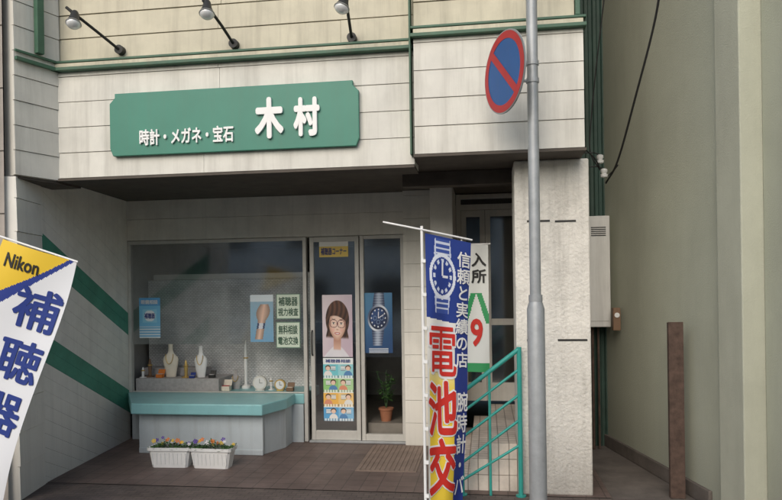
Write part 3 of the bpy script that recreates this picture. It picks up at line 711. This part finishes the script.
def sfn2(u,v,w): return fs_(u,v,w)+Vector((0,-.012*math.sin(u*5+v*4),0))
def c_small(u,v):
    if .38<v<.62 and abs(u-.5)>abs((v-.38))*1.6-.0 and abs(u-.5)<abs((v-.38))*1.6+.22: return (50,150,90)
    if v>.93: return (50,150,90)
    return (220,223,219)
sm_=sheet('flag_cloth',sfn2,30,100,c_small,NS)
vtext('black_lettering','入所',sfn2,.62,.5,.07,.10,'black',sm_,bold=.03,pitch=.13,off=.004)
text('red_numeral','9',sfn2,.25,.75,.58,.80,'tred',sm_,bold=.03,off=.005)
MB().tube([fs_(-.1,-.005,0)+Vector((0,.01,0)),fs_(1.1,-.005,0)+Vector((0,.01,0))],.007,8).build('cross_arm','letter',NS)
MB().tube([fs_(-.06,0,0)+Vector((0,.012,.05)),Vector((fs_(-.06,0,0).x,6.212,.14))],.008,8).build('pole','letter',NS)
# ================================================================ HANDRAIL
YH=5.44
hr=thing('handrail','teal tubular handrail rising beside the entrance steps left of the pillar','handrail',(X(480,480,YH),YH,0))
def hp(a,b): return P(a,b,YH)
rt0=X(519,420,YH); lt0=X(461,420,YH)
for (a,b) in ((519,347),(461,393)):
    x=X(a,b,YH); zt=Z(a,b,YH); MB().tube([(x,YH,.002),(x,YH,zt)],.019,12).build('post','teal',hr,smooth=True)
    MB().tube([(x,YH,.001),(x,YH,.012)],.04,16).build('foot_plate','teal',hr)
for k,off in enumerate((0,.16,.36,.56,.76)):
    a=hp(444,406)-Vector((0,0,off)); b=hp(519,349)-Vector((0,0,off)); 
    a.z=max(a.z,.03)
    MB().tube([a,b],.018 if k<1 else .011,12).build('rail','teal',hr,smooth=True)
x=lt0+(rt0-lt0)*.5; zt=(hp(461,393).z+hp(519,349).z)/2; MB().tube([(x,YH,.002),(x,YH,zt)],.011,8).build('baluster','teal',hr,smooth=True)
# ================================================================ STREET POLE + NO PARKING SIGN
YPp=4.75
pb=Vector((X(537,400,YPp),YPp,0))
PO=thing('sign_pole','grey galvanised street pole with thicker lower sleeve in front of pillar','pole',pb)
MB().tube([(pb.x,YPp,1.5),(pb.x,YPp,5.2)],.038,24).build('upper_tube','steel',PO,smooth=True)
zsl=Z(537,300,YPp)
MB().tube([(pb.x,YPp,0),(pb.x,YPp,zsl-.06),(pb.x,YPp,zsl)],[.06,.06,.042],24).build('lower_sleeve','steel',PO,smooth=True)
MB().tube([(pb.x,YPp,zsl-.01),(pb.x,YPp,zsl+.035)],.047,24).build('collar','steel',PO,smooth=True)
MB().tube([(pb.x,YPp,.0),(pb.x,YPp,.012)],.11,24).build('base_plate','steel',PO)
sc=P(504,72,4.68)
NP=thing('no_parking_sign','round blue and red no parking sign with diagonal slash on the street pole','sign',sc)
ang=R(62.5); n_=Vector((-math.sin(ang),-math.cos(ang),0)); a_=Vector((math.cos(ang),-math.sin(ang),0)) ; 
zv=Vector((0,0,1)); RR=.28
def disc(mb,r0_,r1_,off,seg=64):
    vs=[]
    for k in range(seg):
        t=2*math.pi*k/seg; d_=a_*math.cos(t)+zv*math.sin(t)
        vs+=[sc+n_*off+d_*r0_,sc+n_*off+d_*r1_]
    mb.add(vs,[(2*k,2*k+1,2*((k+1)%seg)+1,2*((k+1)%seg)) for k in range(seg)])
MB().tube([sc-n_*.008,sc],RR,64).build('plate','steel',NP,smooth=True)
m_=MB(); disc(m_,RR*.965,RR*.995,.002); m_.build('white_edge','steel',NP)
m_=MB(); disc(m_,0.0001,RR*.80,.002); m_.build('blue_face','sblue',NP)
m_=MB(); disc(m_,RR*.79,RR*.967,.004); 
dg=(a_*-1+zv).normalized(); pr=(a_+zv).normalized(); hw=.026; q=RR*.81; m_.add([sc+n_*.0045+dg*q+pr*hw,sc+n_*.0045+dg*q-pr*hw,sc+n_*.0045-dg*q-pr*hw,sc+n_*.0045-dg*q+pr*hw],[(0,1,2,3)])
m_.build('red_band','red',NP)
for dz in (-.05,.07):
    MB().tube([sc-n_*.008+zv*dz,Vector((pb.x-.03,YPp,sc.z+dz))],.011,8).tube([(pb.x,YPp,sc.z+dz-.015),(pb.x,YPp,sc.z+dz+.015)],.044,20).build('bracket','steel',NP)
# ================================================================ ALLEY AND NEIGHBOURS
q1=Vector((1.17,7.54,0)); q0=Vector((1.59,5.58,0)); dw=(q0-q1).normalized()
nw=Vector((dw.y,-dw.x,0)); 
if nw.x>0: nw=-nw
E1=q0+dw*.44; E0=q1-dw*3
NBd=thing('neighbour_building','greenish mortar building on the right side of the narrow alley','building',(2.2,6,0))
MB().obox(E0,(E1-E0),-nw*3,(0,0,7)).build('side_wall','gwall',NBd)
F1=E1+dw*.30
MB().obox(E1+nw*.035+dw*.001,(F1-E1),-nw*3,(0,0,7.02)).build('corner_pilaster','gwall2',NBd,bevel=.008)
fx=F1-nw*.12; MB().obox(fx+dw*.002,dw*.9,-nw*4,(0,0,7)).build('front_wall','gwall',NBd,bevel=.01)
p=E1+nw*.003; MB().obox(p-dw*.014,dw*.008,nw*.006,(0,0,7)).build('wall_joint','soffit',NBd)
MB().obox(E0,(E1-E0)*.97,nw*.03,(0,0,.12)).build('plinth','alley',NBd,bevel=.006)
cx0=.80; cx1=1.32; mb=MB(); pts=[]; x=cx0
k=0
while x<cx1+.02:
    pts.append((x,7.25+(.018 if (k//2)%2 else 0),0)); x+=.012 if k%2 else .03; k+=1
vs=[];fs=[]
for i,p in enumerate(pts): vs+= [p,(p[0],p[1],7)]
for i in range(len(pts)-1): fs.append((2*i,2*i+2,2*i+3,2*i+1))
mb.add(vs,fs); mb.box(cx0,cx1+.3,7.29,7.6,0,7)
mb.build('corrugated_wall','corr',label='dark green corrugated sheet wall closing the end of the alley',cat='wall')
hx0=X(587,270,7.0); hx1=X(610,270,7.0); hz1=Z(599,216,7.0); hz0=Z(599,327,7.0)
WH=thing('water_heater','tall white wall mounted cabinet at the end of the alley','heater',((hx0+hx1)/2,7.1,hz0))
MB().box(hx0,hx1,6.98,7.24,hz0,hz1).build('cabinet','tank',WH,bevel=.008)
MB().box(hx0+.012,hx1-.012,6.974,6.979,hz0+.06,hz1-.04).build('front_panel','tank',WH,bevel=.002)
for i in range(5): MB().box(hx0+.04,hx1-.04,6.969,6.9735,hz1-.12-i*.02,hz1-.112-i*.02).build('vent','black',WH)
MB().tube([(hx0+.06,7.1,hz0),(hx0+.06,7.1,.0)],.014,8).build('pipe','rust',WH)
MB().tube([(hx0+.12,7.12,hz0),(hx0+.12,7.12,.0)],.011,8).build('pipe','rust',WH)
mp_=P(616,318,6.85); mp_.x=min(mp_.x,1.29)
MT=thing('meter_box','small brown meter box fixed low on the alley wall beside the white cabinet','meter',(mp_.x,6.85,mp_.z-.12))
MB().box(mp_.x-.035,mp_.x+.035,6.8,6.9,mp_.z-.12,mp_.z+.10).build('box','brown',MT,bevel=.006)
MB().tube([(mp_.x,6.79,mp_.z+.03),(mp_.x,6.80,mp_.z+.03)],.024,16).build('dial','dial',MT)
rp=G(681,499)+Vector((-.02,0,0))
mb=MB(); zt=Z(681,322,rp.y); x0=rp.x
mb.box(x0-.055,x0+.055,rp.y,rp.y+.010,0,zt); mb.box(x0-.055,x0-.045,rp.y+.010,rp.y+.05,0,zt-.005); mb.box(x0+.045,x0+.055,rp.y+.010,rp.y+.05,0,zt-.005)
mb.build('rusty_post','rust',label='rusty brown steel channel post standing against the green wall',cat='post',bevel=.002)
def bez(pts,n=16):
    out=[]; P_=[Vector(p) for p in pts]; P_=[P_[0]*2-P_[1]]+P_+[P_[-1]*2-P_[-2]]
    for i in range(1,len(P_)-2):
        for k in range(n):
            t=k/n; a,b,c,d=P_[i-1:i+3]; out.append(.5*((2*b)+(c-a)*t+(2*a-5*b+4*c-d)*t*t+(3*b-a-3*c+d)*t**3))
    out.append(P_[-2]); return out
MB().tube(bez([P(664,-40,5.0),P(655,20,5.2),P(636,95,5.5),P(618,160,5.9),P(606,183,6.2)]),.009,6).build('power_cable','cable',label='thick black service cable drooping down past the green wall',cat='cable',smooth=True)
MB().tube(bez([P(604,0,6.2),P(597,60,6.25),P(592,110,6.3),P(590,150,6.3),P(600,170,6.3)]),.006,6).build('thin_cable','cable',label='thin dark cable running straight down beside the corrugated wall',cat='cable',smooth=True)
MB().tube(bez([P(586,150,6.0),P(596,160,6.1),P(604,176,6.2),P(612,172,6.2),P(618,165,5.95)]),.006,6).build('thin_cable','cable',label='short looping black cable joining the two porcelain insulators',cat='cable',smooth=True)
for (a,b,l) in ((600,158,'upper white porcelain insulator beside the pillar top'),(604,172,'lower white porcelain insulator beside the pillar top')):
    p=P(a,b,6.15); o=thing('insulator',l,'insulator',p,'insulators on the service cable')
    MB().lathe(p,[(.012,-.05),(.03,-.045),(.034,-.02),(.018,-.015),(.03,0),(.03,.02),(.015,.03)],16).build('body','porc',o,smooth=True)
    MB().tube([p+Vector((0,0,.03)),p+Vector((-.05,.05,.06)),p+Vector((-.16,.06,.06))],.006,6).build('bracket','black',o)
gz=[G(600,425,.02),G(606,440,.012),G(614,436,.012),G(618,428,.012),G(612,420,.03)]
MB().tube(bez(gz,8),.008,6).build('hose','cable',label='black hose loop lying on the alley floor under the cabinet',cat='hose',smooth=True)
lx=X(12,150,4.95)
LN=thing('neighbour_building','pinkish grey building edge at the far left of the shop','building',(lx-1.5,6,0))
MB().prism([(lx-.03,4.9,0),(lx-.2,4.96,0),(-4.5,5.6,0),(-4.5,8,0),(lx-3.5,8,0),(lx-3.5,4.9,0)],(0,0,6.5)).build('wall','neigh',LN,bevel=.01)
for i in range(12): MB().box(lx-3.4,lx-.035,4.894,4.899,.3+i*.5,.306+i*.5).build('joint_line','soffit',LN)
# opposite side of the street (seen only as a reflection in the shop glass)
OB=thing('opposite_building','pale rendered two storey building across the road, reflected in the glass','building',(-2,-11,-.15))
MB().box(-11,7,-16,-10,-.15,5.0).build('wall','opp',OB)
MB().box(-11.3,7.3,-16.3,-9.6,5.001,5.2).build('roof','soffit',OB)
for fz in (.8,3.2):
    for i in range(6):
        x=-9.5+i*3; w_=MB().box(x-.8,x+.8,-9.995,-9.93,fz,fz+1.4).build('window','alu',OB)
        MB().box(x-.74,x+.74,-9.929,-9.92,fz+.06,fz+1.34).build('pane','dark',w_)
# ================================================================ LIGHT
w=bpy.data.worlds.new('World'); S.world=w; w.use_nodes=True; nt=w.node_tree
EL=34
sk=nn(nt,'ShaderNodeTexSky'); sk.sky_type='NISHITA'; sk.sun_disc=False; sk.sun_elevation=R(EL); sk.sun_rotation=R(192); sk.air_density=1.2; sk.dust_density=2.5
nt.links.new(sk.outputs[0],nt.nodes['Background'].inputs[0]); nt.nodes['Background'].inputs[1].default_value=.15
sd=bpy.data.lights.new('sun','SUN'); sd.energy=1.5; sd.angle=R(50); sd.color=(1,.96,.91); so=bpy.data.objects.new('sun',sd); COL.objects.link(so)
dirv=Vector((math.sin(R(192))*math.cos(R(EL)),math.cos(R(192))*math.cos(R(EL)),math.sin(R(EL))))
so.rotation_euler=dirv.to_track_quat('Z','Y').to_euler()
so.location=(0,-3,8)
S.view_settings.view_transform='Standard'; S.view_settings.look='None'; S.view_settings.exposure=0; S.view_settings.gamma=1
